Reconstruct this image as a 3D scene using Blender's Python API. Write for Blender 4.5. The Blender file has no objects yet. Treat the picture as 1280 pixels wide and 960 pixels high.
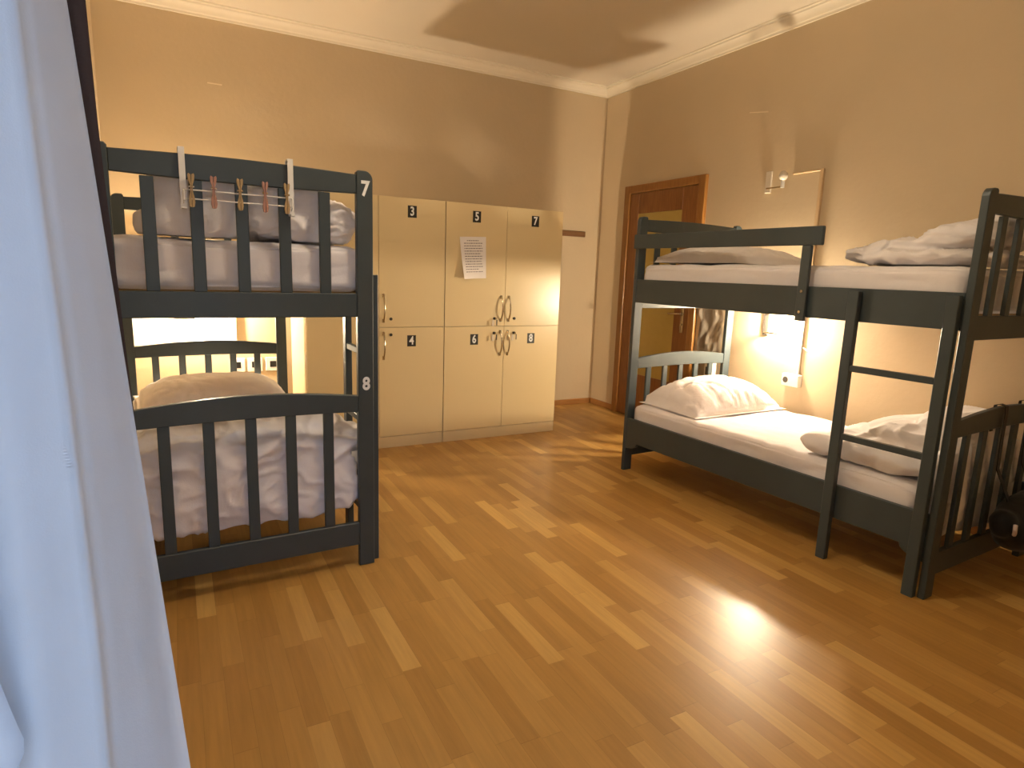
import bpy, bmesh, math, random
from mathutils import Vector, Matrix, noise
random.seed(7)
S = bpy.context.scene
COL = S.collection
PI = math.pi

# ------------------------------------------------------------------ helpers
def link(o, parent=None):
    COL.objects.link(o)
    if parent is not None:
        o.parent = parent
    return o

def finish(name, bm, mats, parent=None, smooth=None, loc=None, rotz=0.0):
    """bmesh -> one object; smooth = angle in degrees for sharp edges"""
    bmesh.ops.recalc_face_normals(bm, faces=bm.faces)
    me = bpy.data.meshes.new(name)
    bm.to_mesh(me); bm.free()
    return mesh_obj(name, me, mats, parent, smooth, loc, rotz)

def mesh_obj(name, me, mats, parent=None, smooth=None, loc=None, rotz=0.0):
    if not isinstance(mats, (list, tuple)):
        mats = [mats]
    if len(me.materials): me.materials.clear()
    for m in mats:
        me.materials.append(m)
    if smooth is not None:
        for p in me.polygons:
            p.use_smooth = True
        if smooth < 180:
            me.set_sharp_from_angle(angle=math.radians(smooth))
    o = bpy.data.objects.new(name, me)
    if loc is not None:
        o.location = loc
    o.rotation_euler = (0, 0, rotz)
    return link(o, parent)

def empty(name, loc, rotz=0.0):
    o = bpy.data.objects.new(name, None)
    o.empty_display_size = 0.1
    o.location = loc
    o.rotation_euler = (0, 0, rotz)
    return link(o)

def tag(o, label, cat=None, group=None):
    o['label'] = label
    if cat: o['category'] = cat
    if group: o['group'] = group
    return o

def structure(o):
    o['kind'] = 'structure'
    return o

def box(bm, x0, x1, y0, y1, z0, z1, bev=0.0, seg=1, mi=0):
    vs = [bm.verts.new((x, y, z)) for z in (z0, z1) for y in (y0, y1) for x in (x0, x1)]
    idx = [(0, 2, 3, 1), (4, 5, 7, 6), (0, 1, 5, 4), (2, 6, 7, 3), (0, 4, 6, 2), (1, 3, 7, 5)]
    fs = []
    for f in idx:
        fc = bm.faces.new([vs[i] for i in f]); fc.material_index = mi; fs.append(fc)
    if bev > 0:
        es = list({e for f in fs for e in f.edges})
        r = bmesh.ops.bevel(bm, geom=es, offset=bev, segments=seg, affect='EDGES', profile=0.5, clamp_overlap=True)
        for f in r['faces']:
            f.material_index = mi

def prism(bm, poly, plane, a, b, mi=0, bev=0.0):
    """poly of 2D points; plane 'xz' extruded in y, 'yz' extruded in x, 'xy' extruded in z"""
    def P(p, t):
        if plane == 'xz': return (p[0], t, p[1])
        if plane == 'yz': return (t, p[0], p[1])
        return (p[0], p[1], t)
    A = [bm.verts.new(P(p, a)) for p in poly]
    B = [bm.verts.new(P(p, b)) for p in poly]
    n = len(poly)
    fs = [bm.faces.new(A), bm.faces.new(B[::-1])]
    for i in range(n):
        fs.append(bm.faces.new((A[i], A[(i+1) % n], B[(i+1) % n], B[i])))
    for f in fs: f.material_index = mi
    bmesh.ops.recalc_face_normals(bm, faces=fs)
    if bev > 0:
        es = list(set(fs[0].edges) | set(fs[1].edges))
        bmesh.ops.bevel(bm, geom=es, offset=bev, segments=1, affect='EDGES', profile=0.5, clamp_overlap=True)

def tube(bm, pts, r, n=8, mi=0, cap=True):
    pts = [Vector(p) for p in pts]
    rings = []
    up = None
    for i, p in enumerate(pts):
        if i == 0: d = pts[1] - p
        elif i == len(pts) - 1: d = p - pts[-2]
        else: d = (pts[i+1] - pts[i-1])
        d.normalize()
        if up is None:
            up = Vector((0, 0, 1)) if abs(d.z) < 0.9 else Vector((1, 0, 0))
        s = d.cross(up)
        if s.length < 1e-6: s = d.cross(Vector((0, 1, 0)))
        s.normalize(); t = s.cross(d).normalized(); up = t
        rr = r[i] if isinstance(r, (list, tuple)) else r
        rings.append([bm.verts.new(p + (s*math.cos(2*PI*k/n) + t*math.sin(2*PI*k/n))*rr) for k in range(n)])
    for i in range(len(rings)-1):
        for k in range(n):
            f = bm.faces.new((rings[i][k], rings[i][(k+1) % n], rings[i+1][(k+1) % n], rings[i+1][k]))
            f.material_index = mi
    if cap:
        bm.faces.new(rings[0][::-1]).material_index = mi
        bm.faces.new(rings[-1]).material_index = mi

def sphere(bm, c, r, sx=1, sy=1, sz=1, mi=0, seg=16):
    g = bmesh.ops.create_uvsphere(bm, u_segments=seg, v_segments=seg//2, radius=r)
    for v in g['verts']:
        v.co = Vector((v.co.x*sx + c[0], v.co.y*sy + c[1], v.co.z*sz + c[2]))
        for f in v.link_faces: f.material_index = mi

def text_mesh(txt, size, extrude=0.0008, bold=0.0):
    cu = bpy.data.curves.new('txt', 'FONT')
    cu.body = txt; cu.size = size; cu.extrude = extrude; cu.offset = bold
    cu.align_x = 'CENTER'; cu.align_y = 'CENTER'; cu.resolution_u = 4
    o = bpy.data.objects.new('txt', cu); COL.objects.link(o)
    dg = bpy.context.evaluated_depsgraph_get()
    me = bpy.data.meshes.new_from_object(o.evaluated_get(dg))
    bpy.data.objects.remove(o); bpy.data.curves.remove(cu)
    return me

def add_text(bm, txt, size, M, mi, bold=0.0, sx=1.0):
    me = text_mesh(txt, size, bold=bold)
    me.transform(M @ Matrix.Diagonal((sx, 1, 1, 1)))
    n0 = len(bm.faces)
    bm.from_mesh(me)
    bm.faces.ensure_lookup_table()
    for f in bm.faces[n0:]: f.material_index = mi
    bpy.data.meshes.remove(me)

# ------------------------------------------------------------------ materials
def new_mat(name):
    m = bpy.data.materials.new(name); m.use_nodes = True
    nt = m.node_tree; b = nt.nodes['Principled BSDF']
    return m, nt, b

def N(nt, t, **kw):
    n = nt.nodes.new(t)
    for k, v in kw.items(): setattr(n, k, v)
    return n

def simple(name, col, rough=0.5, metal=0.0, var=0.08, scale=8.0, bump=0.0, bscale=60.0, coat=0.0, spec=0.5):
    m, nt, b = new_mat(name)
    tc = N(nt, 'ShaderNodeTexCoord')
    no = N(nt, 'ShaderNodeTexNoise'); no.inputs['Scale'].default_value = scale; no.inputs['Detail'].default_value = 4
    nt.links.new(tc.outputs['Object'], no.inputs['Vector'])
    mx = N(nt, 'ShaderNodeMix', data_type='RGBA')
    mx.inputs['A'].default_value = (*[c*(1-var) for c in col], 1)
    mx.inputs['B'].default_value = (*[min(1, c*(1+var)) for c in col], 1)
    nt.links.new(no.outputs['Fac'], mx.inputs['Factor'])
    nt.links.new(mx.outputs['Result'], b.inputs['Base Color'])
    b.inputs['Roughness'].default_value = rough
    b.inputs['Metallic'].default_value = metal
    b.inputs['Coat Weight'].default_value = coat
    b.inputs['Specular IOR Level'].default_value = spec
    if bump > 0:
        n2 = N(nt, 'ShaderNodeTexNoise'); n2.inputs['Scale'].default_value = bscale; n2.inputs['Detail'].default_value = 5
        nt.links.new(tc.outputs['Object'], n2.inputs['Vector'])
        bp = N(nt, 'ShaderNodeBump'); bp.inputs['Strength'].default_value = bump; bp.inputs['Distance'].default_value = 0.01
        nt.links.new(n2.outputs['Fac'], bp.inputs['Height'])
        nt.links.new(bp.outputs['Normal'], b.inputs['Normal'])
    return m

def floor_material():
    m, nt, b = new_mat('laminate')
    L = nt.links.new
    tc = N(nt, 'ShaderNodeTexCoord'); sp = N(nt, 'ShaderNodeSeparateXYZ')
    L(tc.outputs['Object'], sp.inputs[0])
    def mth(op, a, bb=None):
        n = N(nt, 'ShaderNodeMath', operation=op)
        for i, v in enumerate((a, bb)):
            if v is None: continue
            if isinstance(v, (int, float)): n.inputs[i].default_value = v
            else: L(v, n.inputs[i])
        return n.outputs[0]
    W, LEN = 0.066, 0.42
    xs = mth('DIVIDE', sp.outputs['X'], W)
    row = mth('FLOOR', xs)
    wn = N(nt, 'ShaderNodeTexWhiteNoise', noise_dimensions='1D'); L(row, wn.inputs['W'])
    ys = mth('ADD', mth('DIVIDE', sp.outputs['Y'], LEN), mth('MULTIPLY', wn.outputs['Value'], 7.3))
    col = mth('FLOOR', ys)
    cb = N(nt, 'ShaderNodeCombineXYZ'); L(row, cb.inputs[0]); L(col, cb.inputs[1])
    w2 = N(nt, 'ShaderNodeTexWhiteNoise', noise_dimensions='2D'); L(cb.outputs[0], w2.inputs['Vector'])
    ramp = N(nt, 'ShaderNodeValToRGB')
    e = ramp.color_ramp.elements
    e[0].position = 0.0; e[0].color = (0.365, 0.192, 0.048, 1)
    e[1].position = 1.0; e[1].color = (0.575, 0.352, 0.108, 1)
    k = e.new(0.45); k.color = (0.42, 0.230, 0.060, 1)
    k = e.new(0.8); k.color = (0.475, 0.270, 0.076, 1)
    L(w2.outputs['Value'], ramp.inputs[0])
    # grain
    mp = N(nt, 'ShaderNodeMapping'); mp.inputs['Scale'].default_value = (60, 3.5, 1)
    L(tc.outputs['Object'], mp.inputs['Vector'])
    of = N(nt, 'ShaderNodeVectorMath', operation='ADD'); L(mp.outputs[0], of.inputs[0])
    sc = N(nt, 'ShaderNodeVectorMath', operation='SCALE'); L(w2.outputs['Color'], sc.inputs[0]); sc.inputs['Scale'].default_value = 30
    L(sc.outputs[0], of.inputs[1])
    gn = N(nt, 'ShaderNodeTexNoise'); gn.inputs['Scale'].default_value = 1.0; gn.inputs['Detail'].default_value = 6; gn.inputs['Roughness'].default_value = 0.6
    L(of.outputs[0], gn.inputs['Vector'])
    g2 = mth('ADD', mth('MULTIPLY', gn.outputs['Fac'], 0.5), 0.75)
    # seams between the strips
    fx = mth('FRACT', xs); fy = mth('FRACT', ys)
    ex = mth('MULTIPLY', mth('LESS_THAN', fx, 0.02), 0.22)
    ey = mth('MULTIPLY', mth('LESS_THAN', fy, 0.005), 0.22)
    seam = mth('SUBTRACT', 1.0, mth('MAXIMUM', ex, ey))
    mul = N(nt, 'ShaderNodeVectorMath', operation='SCALE'); L(ramp.outputs['Color'], mul.inputs[0])
    L(mth('MULTIPLY', g2, seam), mul.inputs['Scale'])
    L(mul.outputs[0], b.inputs['Base Color'])
    b.inputs['Roughness'].default_value = 0.34
    b.inputs['Specular IOR Level'].default_value = 0.5
    bp = N(nt, 'ShaderNodeBump'); bp.inputs['Strength'].default_value = 0.04; bp.inputs['Distance'].default_value = 0.003
    L(gn.outputs['Fac'], bp.inputs['Height']); L(bp.outputs['Normal'], b.inputs['Normal'])
    return m

def wood_mat(name, c0, c1, rough=0.4, axis='Z'):
    m, nt, b = new_mat(name)
    tc = N(nt, 'ShaderNodeTexCoord'); mp = N(nt, 'ShaderNodeMapping')
    s = {'Z': (22, 22, 1.6), 'X': (1.6, 22, 22), 'Y': (22, 1.6, 22)}[axis]
    mp.inputs['Scale'].default_value = s
    no = N(nt, 'ShaderNodeTexNoise'); no.inputs['Detail'].default_value = 6
    nt.links.new(tc.outputs['Object'], mp.inputs[0]); nt.links.new(mp.outputs[0], no.inputs['Vector'])
    rp = N(nt, 'ShaderNodeValToRGB'); rp.color_ramp.elements[0].position = 0.3; rp.color_ramp.elements[1].position = 0.75
    rp.color_ramp.elements[0].color = (*c0, 1); rp.color_ramp.elements[1].color = (*c1, 1)
    nt.links.new(no.outputs['Fac'], rp.inputs[0]); nt.links.new(rp.outputs[0], b.inputs['Base Color'])
    b.inputs['Roughness'].default_value = rough
    return m

def fabric(name, col, transl=0.0, rough=0.9, bump=0.25, weave=420.0):
    m, nt, b = new_mat(name)
    tc = N(nt, 'ShaderNodeTexCoord')
    no = N(nt, 'ShaderNodeTexNoise'); no.inputs['Scale'].default_value = 14; no.inputs['Detail'].default_value = 5
    nt.links.new(tc.outputs['Object'], no.inputs['Vector'])
    n2 = N(nt, 'ShaderNodeTexNoise'); n2.inputs['Scale'].default_value = weave; n2.inputs['Detail'].default_value = 2
    nt.links.new(tc.outputs['Object'], n2.inputs['Vector'])
    mx = N(nt, 'ShaderNodeMix', data_type='RGBA')
    mx.inputs['A'].default_value = (*[c*0.95 for c in col], 1); mx.inputs['B'].default_value = (*[min(1, c*1.04) for c in col], 1)
    nt.links.new(no.outputs['Fac'], mx.inputs['Factor'])
    nt.links.new(mx.outputs['Result'], b.inputs['Base Color'])
    b.inputs['Roughness'].default_value = rough
    b.inputs['Specular IOR Level'].default_value = 0.2
    b.inputs['Sheen Weight'].default_value = 0.15
    ad = N(nt, 'ShaderNodeMath', operation='MULTIPLY_ADD'); ad.inputs[1].default_value = 0.12
    nt.links.new(n2.outputs['Fac'], ad.inputs[0]); nt.links.new(no.outputs['Fac'], ad.inputs[2])
    bp = N(nt, 'ShaderNodeBump'); bp.inputs['Strength'].default_value = bump; bp.inputs['Distance'].default_value = 0.02
    nt.links.new(ad.outputs[0], bp.inputs['Height']); nt.links.new(bp.outputs['Normal'], b.inputs['Normal'])
    if transl > 0:
        out = nt.nodes['Material Output']
        tr = N(nt, 'ShaderNodeBsdfTranslucent'); nt.links.new(mx.outputs['Result'], tr.inputs['Color'])
        ms = N(nt, 'ShaderNodeMixShader'); ms.inputs[0].default_value = transl
        nt.links.new(b.outputs[0], ms.inputs[1]); nt.links.new(tr.outputs[0], ms.inputs[2])
        nt.links.new(ms.outputs[0], out.inputs['Surface'])
    return m

def emissive(name, col, strength):
    m, nt, b = new_mat(name)
    b.inputs['Base Color'].default_value = (0.9, 0.88, 0.8, 1)
    b.inputs['Emission Color'].default_value = (*col, 1)
    b.inputs['Emission Strength'].default_value = strength
    return m

LAMP = (1.0, 0.82, 0.58)
M = {}
M['floor'] = floor_material()
M['wall'] = simple('wall_paint', (0.585, 0.465, 0.305), 0.75, var=0.07, scale=2.2, bump=0.12, bscale=30)
M['ceiling'] = simple('ceiling_paint', (0.74, 0.66, 0.54), 0.85, var=0.03, scale=2.0)
M['cornice'] = simple('cornice_paint', (0.80, 0.72, 0.58), 0.7, var=0.03)
M['slate'] = simple('slate_paint', (0.042, 0.058, 0.065), 0.42, var=0.12, scale=10, bump=0.05, bscale=40)
M['linen'] = fabric('white_linen', (0.80, 0.765, 0.77))
M['sheet'] = fabric('white_sheet', (0.78, 0.745, 0.76))
M['locker'] = simple('cream_laminate', (0.72, 0.58, 0.33), 0.30, var=0.02, scale=3)
M['locker_side'] = simple('cream_board', (0.70, 0.575, 0.35), 0.3, var=0.02, scale=3)
M['gap'] = simple('dark_gap', (0.10, 0.07, 0.04), 0.8)
M['chrome'] = simple('brushed_steel', (0.52, 0.44, 0.32), 0.22, metal=1.0, var=0.03)
M['black'] = simple('black_plate', (0.012, 0.012, 0.012), 0.45)
M['white_plastic'] = simple('white_plastic', (0.78, 0.77, 0.74), 0.35, var=0.02)
M['white_print'] = simple('white_print', (0.85, 0.85, 0.83), 0.5, var=0.02)
M['paper'] = simple('paper', (0.84, 0.80, 0.78), 0.8, var=0.02)
M['ink'] = simple('ink', (0.16, 0.14, 0.17), 0.8)
M['door_wood'] = wood_mat('door_wood', (0.20, 0.075, 0.018), (0.31, 0.13, 0.035), 0.38)
M['frame_wood'] = wood_mat('frame_wood', (0.24, 0.10, 0.022), (0.36, 0.165, 0.04), 0.35)
M['rail_wood'] = wood_mat('rail_wood', (0.15, 0.065, 0.02), (0.24, 0.11, 0.04), 0.45, 'X')
M['base_wood'] = wood_mat('base_wood', (0.34, 0.15, 0.04), (0.46, 0.22, 0.07), 0.4, 'X')
M['slat_wood'] = wood_mat('slat_wood', (0.42, 0.27, 0.12), (0.55, 0.37, 0.19), 0.6, 'X')
M['amber_glass'] = simple('amber_glass', (0.50, 0.37, 0.11), 0.22, var=0.05, scale=20, bump=0.2, bscale=80)
M['conduit'] = simple('grey_conduit', (0.50, 0.46, 0.40), 0.5, var=0.04)
M['trunking'] = simple('painted_trunking', (0.60, 0.43, 0.25), 0.6, var=0.04)
M['frosted'] = simple('frosted_plastic', (0.66, 0.58, 0.47), 0.3, var=0.03)
M['shade_grey'] = simple('grey_metal', (0.05, 0.043, 0.036), 0.5, metal=0.3)
M['bulb'] = emissive('lit_bulb', LAMP, 1500)
M['bulb_low'] = emissive('lit_bulb_low', LAMP, 1500)
M['globe'] = emissive('fill_lamp_glow', (1.0, 0.84, 0.62), 42)  # glow of the added out-of-view fill lamp
M['board'] = simple('white_board', (0.84, 0.79, 0.70), 0.5, var=0.02)
M['plastic_sheet'] = simple('crinkled_sheet', (0.50, 0.43, 0.34), 0.75, var=0.1, scale=12)
M['sheer'] = fabric('sheer_curtain', (0.72, 0.73, 0.76), transl=0.35, bump=0.12, weave=700)
M['drape'] = fabric('brown_drape', (0.085, 0.045, 0.030), bump=0.3, weave=300)
M['bag'] = fabric('black_nylon', (0.008, 0.008, 0.009), rough=0.6, bump=0.3, weave=300)
M['buckle'] = simple('pale_buckle', (0.55, 0.45, 0.42), 0.4)
M['peg'] = simple('peg_wood', (0.42, 0.29, 0.14), 0.6, var=0.15)
M['peg_rose'] = simple('peg_rose', (0.42, 0.22, 0.17), 0.6, var=0.15)
M['rod'] = simple('curtain_rod_metal', (0.25, 0.22, 0.19), 0.35, metal=0.8)
M['mark'] = simple('pale_scuff', (0.78, 0.66, 0.48), 0.8)

# ------------------------------------------------------------------ room dims (metres, solved from the photograph)
XL, XR = -0.40, 3.767
YF, YB = 0.10, 5.225
ZC = 3.075
OX0, OX1, OZ1 = -0.38, 0.36, 2.30       # balcony opening in the front wall
T = 0.14

def slab(name, b, mat):
    bm = bmesh.new(); box(bm, *b); return structure(finish(name, bm, mat))

slab('floor', (XL-T, XR+T, -0.3, YB+T, -0.1, 0.0), M['floor'])
slab('ceiling', (XL-T, XR+T, -0.3, YB+T, ZC, ZC+0.1), M['ceiling'])
wb = slab('wall_back', (XL-T, XR+T, YB, YB+T, 0, ZC), M['wall'])
wr = slab('wall_right', (XR, XR+T, -0.3, YB, 0, ZC), M['wall'])
slab('wall_left', (XL-T, XL, -0.3, YB, 0, ZC), M['wall'])
bm = bmesh.new()
box(bm, OX1, XR, -0.05, YF, 0, ZC); box(bm, XL, OX1, -0.05, YF, OZ1, ZC)
structure(finish('wall_front', bm, M['wall']))
# balcony door frame around the opening behind the camera
bm = bmesh.new()
box(bm, OX1-0.05, OX1, -0.05, 0.02, 0, OZ1, 0.004); box(bm, XL+0.001, XL+0.03, -0.05, 0.02, 0, OZ1, 0.004)
box(bm, XL+0.03, OX1-0.05, -0.05, 0.02, OZ1-0.05, OZ1, 0.004)
structure(finish('trim_4', bm, M['white_plastic']))

# cornice (moulded profile swept along the walls)
def cornice(name, p0, p1, inward):
    prof = [(0, 0), (0.012, 0), (0.014, 0.014), (0.022, 0.020), (0.030, 0.036), (0.048, 0.052), (0.066, 0.058),
            (0.070, 0.068), (0.088, 0.070), (0.090, 0.0785), (0, 0.0785)]
    bm = bmesh.new()
    d = (Vector(p1) - Vector(p0)); 
    R = []
    for end, sgn in ((p0, 1), (p1, -1)):
        ring = []
        for (o, h) in prof:
            q = Vector((end[0], end[1], 0)) + Vector((inward[0], inward[1], 0))*o
            q += Vector((d.x, d.y, 0)).normalized()*o*sgn
            ring.append(bm.verts.new((q.x, q.y, ZC - 0.0785 + h)))
        R.append(ring)
    n = len(prof)
    for i in range(n):
        bm.faces.new((R[0][i], R[0][(i+1) % n], R[1][(i+1) % n], R[1][i]))
    bm.faces.new(R[0][::-1]); bm.faces.new(R[1])
    return structure(finish(name, bm, M['cornice'], smooth=25))
cornice('trim_1', (XL, YB), (XR, YB), (0, -1))
cornice('trim_2', (XR, YB), (XR, YF), (-1, 0))
cornice('trim_3', (XL, YF), (XL, YB), (1, 0))

# baseboards
def baseb(name, b):
    bm = bmesh.new(); box(bm, *b, 0.004); return structure(finish(name, bm, M['base_wood']))
baseb('baseboard_back', (XL, XR-0.016, YB-0.015, YB, 0, 0.055))
baseb('baseboard_right', (XR-0.015, XR, YF, 3.80, 0, 0.055))
baseb('baseboard_corner', (XR-0.015, XR, 4.83, YB, 0, 0.055))
baseb('baseboard_left', (XL, XL+0.015, YF, YB-0.016, 0, 0.055))

# pale scuffs on the paint
bm = bmesh.new(); box(bm, 0.27, 0.365, YB-0.0012, YB+0.001, 2.568, 2.576); finish('scuff_mark', bm, M['mark'], wb)
bm = bmesh.new(); 
prism(bm, [(3.29, 2.495), (3.29, 2.503), (3.46, 2.528), (3.46, 2.522)], 'yz', XR-0.0012, XR+0.001)
finish('scuff_mark', bm, M['mark'], wr)

# ------------------------------------------------------------------ door in the right wall
dr = structure(empty('door_1', (XR, 4.32, 0)))
def rel(bm_fn, name, mats, parent, smooth=None):
    bm = bmesh.new(); bm_fn(bm)
    o = parent.matrix_world if False else None
    bmesh.ops.translate(bm, verts=bm.verts, vec=-Vector(parent.location))
    return finish(name, bm, mats, parent, smooth)
D0, D1, DT = 3.806, 4.828, 2.135
def f(bm):
    box(bm, XR-0.035, XR-0.001, D0, D0+0.075, 0, DT, 0.006, 2)
    box(bm, XR-0.035, XR-0.001, D1-0.075, D1, 0, DT, 0.006, 2)
    box(bm, XR-0.035, XR-0.001, D0+0.075, D1-0.075, DT-0.07, DT, 0.006, 2)
rel(f, 'door_frame', M['frame_wood'], dr)
GA, GB, GZ0, GZ1 = 4.06, 4.628, 0.42, 1.88
def f(bm):
    x0, x1 = XR-0.022, XR-0.001
    box(bm, x0, x1, D0+0.078, GA, 0.008, DT-0.073, 0.003)
    box(bm, x0, x1, GB, D1-0.078, 0.008, DT-0.073, 0.003)
    box(bm, x0, x1, GA, GB, GZ1, DT-0.073, 0.003)
    box(bm, x0, x1, GA, GB, 0.008, GZ0, 0.003)
lf = rel(f, 'door_leaf', M['door_wood'], dr)
def f(bm): box(bm, XR-0.014, XR-0.006, GA, GB, GZ0, GZ1)
rel(f, 'glass_panel', M['amber_glass'], dr)
def f(bm):
    box(bm, XR-0.028, XR-0.022, 3.935, 3.972, 0.86, 1.09, 0.003, 2)
    tube(bm, [(XR-0.026, 3.953, 1.02), (XR-0.065, 3.953, 1.02), (XR-0.072, 3.97, 1.02), (XR-0.072, 4.075, 1.015)], 0.008, 10)
    tube(bm, [(XR-0.026, 3.953, 0.93), (XR-0.036, 3.953, 0.93)], 0.009, 10)
rel(f, 'door_handle', M['chrome'], dr, 40)

# wooden rail on the back wall beside the lockers
bm = bmesh.new(); box(bm, -0.33, 0.33, -0.022, 0, -0.026, 0.026, 0.005, 2)
o = finish('wall_rail', bm, M['rail_wood'], loc=(3.245, YB-0.0005, 1.706))
tag(o, 'short brown wooden rail fixed to the back wall right of the lockers', 'wall rail')

# white board behind the left bunk
bm = bmesh.new(); box(bm, -0.36, 0.36, -0.03, 0, 0.0, 0.78, 0.004, 2)
o = finish('wall_board', bm, M['board'], loc=(0.028, YB-0.0005, 0.70))
tag(o, 'white rectangular board on the back wall behind the left bunk bed', 'board')

# crinkled sheet hanging on the wall beside the door
bm = bmesh.new()
nx, nz = 26, 60
g = []
for j in range(nz+1):
    row = []
    for i in range(nx+1):
        y = 3.515 + 0.25*i/nx; z = 0.52 + 0.80*j/nz
        n1 = abs(noise.noise(Vector((y*14, z*7, 3)))) + 0.5*abs(noise.noise(Vector((y*30+z*12, z*18, 8))))
        row.append((XR-0.006-0.022*n1*min(1, (nz-j)/8+0.15), y, z))
    g.append(row)
V = [[bm.verts.new(p) for p in r] for r in g]
for j in range(nz):
    for i in range(nx):
        bm.faces.new((V[j][i], V[j][i+1], V[j+1][i+1], V[j+1][i]))
sol = bmesh.ops.solidify(bm, geom=bm.faces[:], thickness=0.0015)
bmesh.ops.translate(bm, verts=bm.verts, vec=(-XR, -3.64, -0.52))
o = finish('hanging_sheet', bm, M['plastic_sheet'], loc=(XR, 3.64, 0.52), smooth=60)
tag(o, 'crinkled beige sheet hanging on the right wall beside the door', 'sheet')

# ------------------------------------------------------------------ lockers
LKY, LKB, LKT = 4.369, 5.0, 1.808
def locker_unit(x0, x1, label, nums, keys, tall_left=False):
    xm = (x0+x1)/2
    t = empty('locker_cabinet', (xm, (LKY+LKB)/2, 0))
    tag(t, label, 'locker', 'cream lockers along the back wall')
    ox, oy = xm, (LKY+LKB)/2
    def part(name, fn, mats, parent=t, smooth=None):
        bm = bmesh.new(); fn(bm)
        bmesh.ops.translate(bm, verts=bm.verts, vec=(-ox, -oy, 0))
        return finish(name, bm, mats, parent, smooth)
    def carc(bm):
        box(bm, x0, x0+0.018, LKY+0.002, LKB, 0, LKT, 0.001)
        box(bm, x1-0.018, x1, LKY+0.002, LKB, 0, LKT, 0.001)
        box(bm, x0+0.018, x1-0.018, LKY+0.02, LKB, LKT-0.02, LKT)
        box(bm, x0+0.018, x1-0.018, LKB-0.012, LKB, 0, LKT-0.02)
        box(bm, x0+0.018, x1-0.018, LKY+0.02, LKB-0.012, 0.885, 0.905)
        box(bm, xm-0.009, xm+0.009, LKY+0.02, LKB-0.012, 0.08, LKT-0.02)
    part('carcass', carc, M['locker_side'])
    part('plinth', lambda bm: box(bm, x0+0.002, x1-0.002, LKY-0.014, LKY+0.0015, 0, 0.083, 0.001), M['locker_side'])
    zs = ((0.8985, LKT-0.001), (0.087, 0.8955))
    k = 0
    for r, (z0, z1) in enumerate(zs):
        for c in (0, 1):
            if tall_left and c == 0 and r == 1: continue
            if tall_left and c == 0: zd0 = 0.087
            else: zd0 = z0
            a, b = ((x0+0.002, xm-0.0014) if c == 0 else (xm+0.0014, x1-0.002))
            d = part('door', lambda bm: box(bm, a, b, LKY-0.017, LKY+0.001, zd0, z1, 0.0015, 2), M['locker'])
            yf = LKY-0.017
            s = -1 if c == 0 else 1
            hx = xm + s*0.034
            h0, h1 = ((0.943, 1.125) if r == 0 else (0.675, 0.853))
            if tall_left and c == 0: h0, h1 = 0.76, 0.93
            def hnd(bm):
                pts = []
                for i in range(13):
                    u = i/12
                    pts.append((hx, yf - 0.004 - 0.032*math.sin(PI*u)**0.7, h0 + (h1-h0)*u))
                tube(bm, pts, [0.0075 if i in (0, 12) else 0.0055 for i in range(13)], 8)
                box(bm, hx-0.009, hx+0.009, yf-0.006, yf+0.0005, h0-0.012, h0+0.014, 0.002)
                box(bm, hx-0.009, hx+0.009, yf-0.006, yf+0.0005, h1-0.014, h1+0.012, 0.002)
            part('handle', hnd, M['chrome'], d, 40)
            lx = xm + s*0.088
            lz = 0.957 if r == 0 else 0.843
            def lock(bm):
                tube(bm, [(lx, yf+0.001, lz), (lx, yf-0.006, lz)], 0.011, 14)
                tube(bm, [(lx, yf-0.006, lz), (lx, yf-0.010, lz)], 0.007, 12)
            part('lock', lock, M['shade_grey'], d, 40)
            num = nums[r][c]
            if num:
                cx = (a+b)/2 + (-0.005); cz = (LKT-0.093) if r == 0 else 0.796
                def plate(bm):
                    box(bm, cx-0.033, cx+0.033, yf-0.0012, yf+0.0005, cz-0.041, cz+0.041, 0, 1, 0)
                    Mx = Matrix.Translation((cx, yf-0.0018, cz)) @ Matrix.Rotation(PI/2, 4, 'X')
                    add_text(bm, num, 0.085, Mx, 1, bold=0.0022, sx=0.8)
                part('number_plate', plate, [M['black'], M['white_print']], d)
            if num in keys:
                kt = empty('key', (lx, yf-0.012, lz))
                tag(kt, keys[num], 'key', 'keys hanging in locker locks')
                bm = bmesh.new()
                box(bm, -0.0015, 0.0015, -0.016, 0.0025, -0.004, 0.004, 0.0005)
                tube(bm, [(0, -0.014+0.009*math.cos(q*PI/8), 0.0+0.009*math.sin(q*PI/8)) for q in range(17)], 0.0016, 6)
                finish('key_blade', bm, M['chrome'], kt, 40)
                bm = bmesh.new()
                box(bm, -s*0.0-0.034, -0.014, -0.018, -0.014, -0.058, -0.012, 0.003, 2)
                finish('key_tag', bm, M['frosted'], kt)
                bm = bmesh.new(); box(bm, 0.004, 0.013, -0.018, -0.014, -0.052, -0.008, 0.002)
                finish('spare_key', bm, M['shade_grey'], kt)
    return t
locker_unit(0.757, 1.7555, 'cream two-column locker numbered three and four, just behind the left bunk bed', ((None, '3'), (None, '4')), {}, True)
locker_unit(1.7575, 2.768, 'cream two-column locker with a paper notice taped on it, nearest the room corner', (('5', '7'), ('6', '8')),
    {'5': 'keys with a pale tag hanging in the lock of upper locker door five',
     '6': 'keys with a pale tag hanging in the lock of lower locker door six',
     '8': 'keys with a pale tag hanging in the lock of lower locker door eight'})

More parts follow.
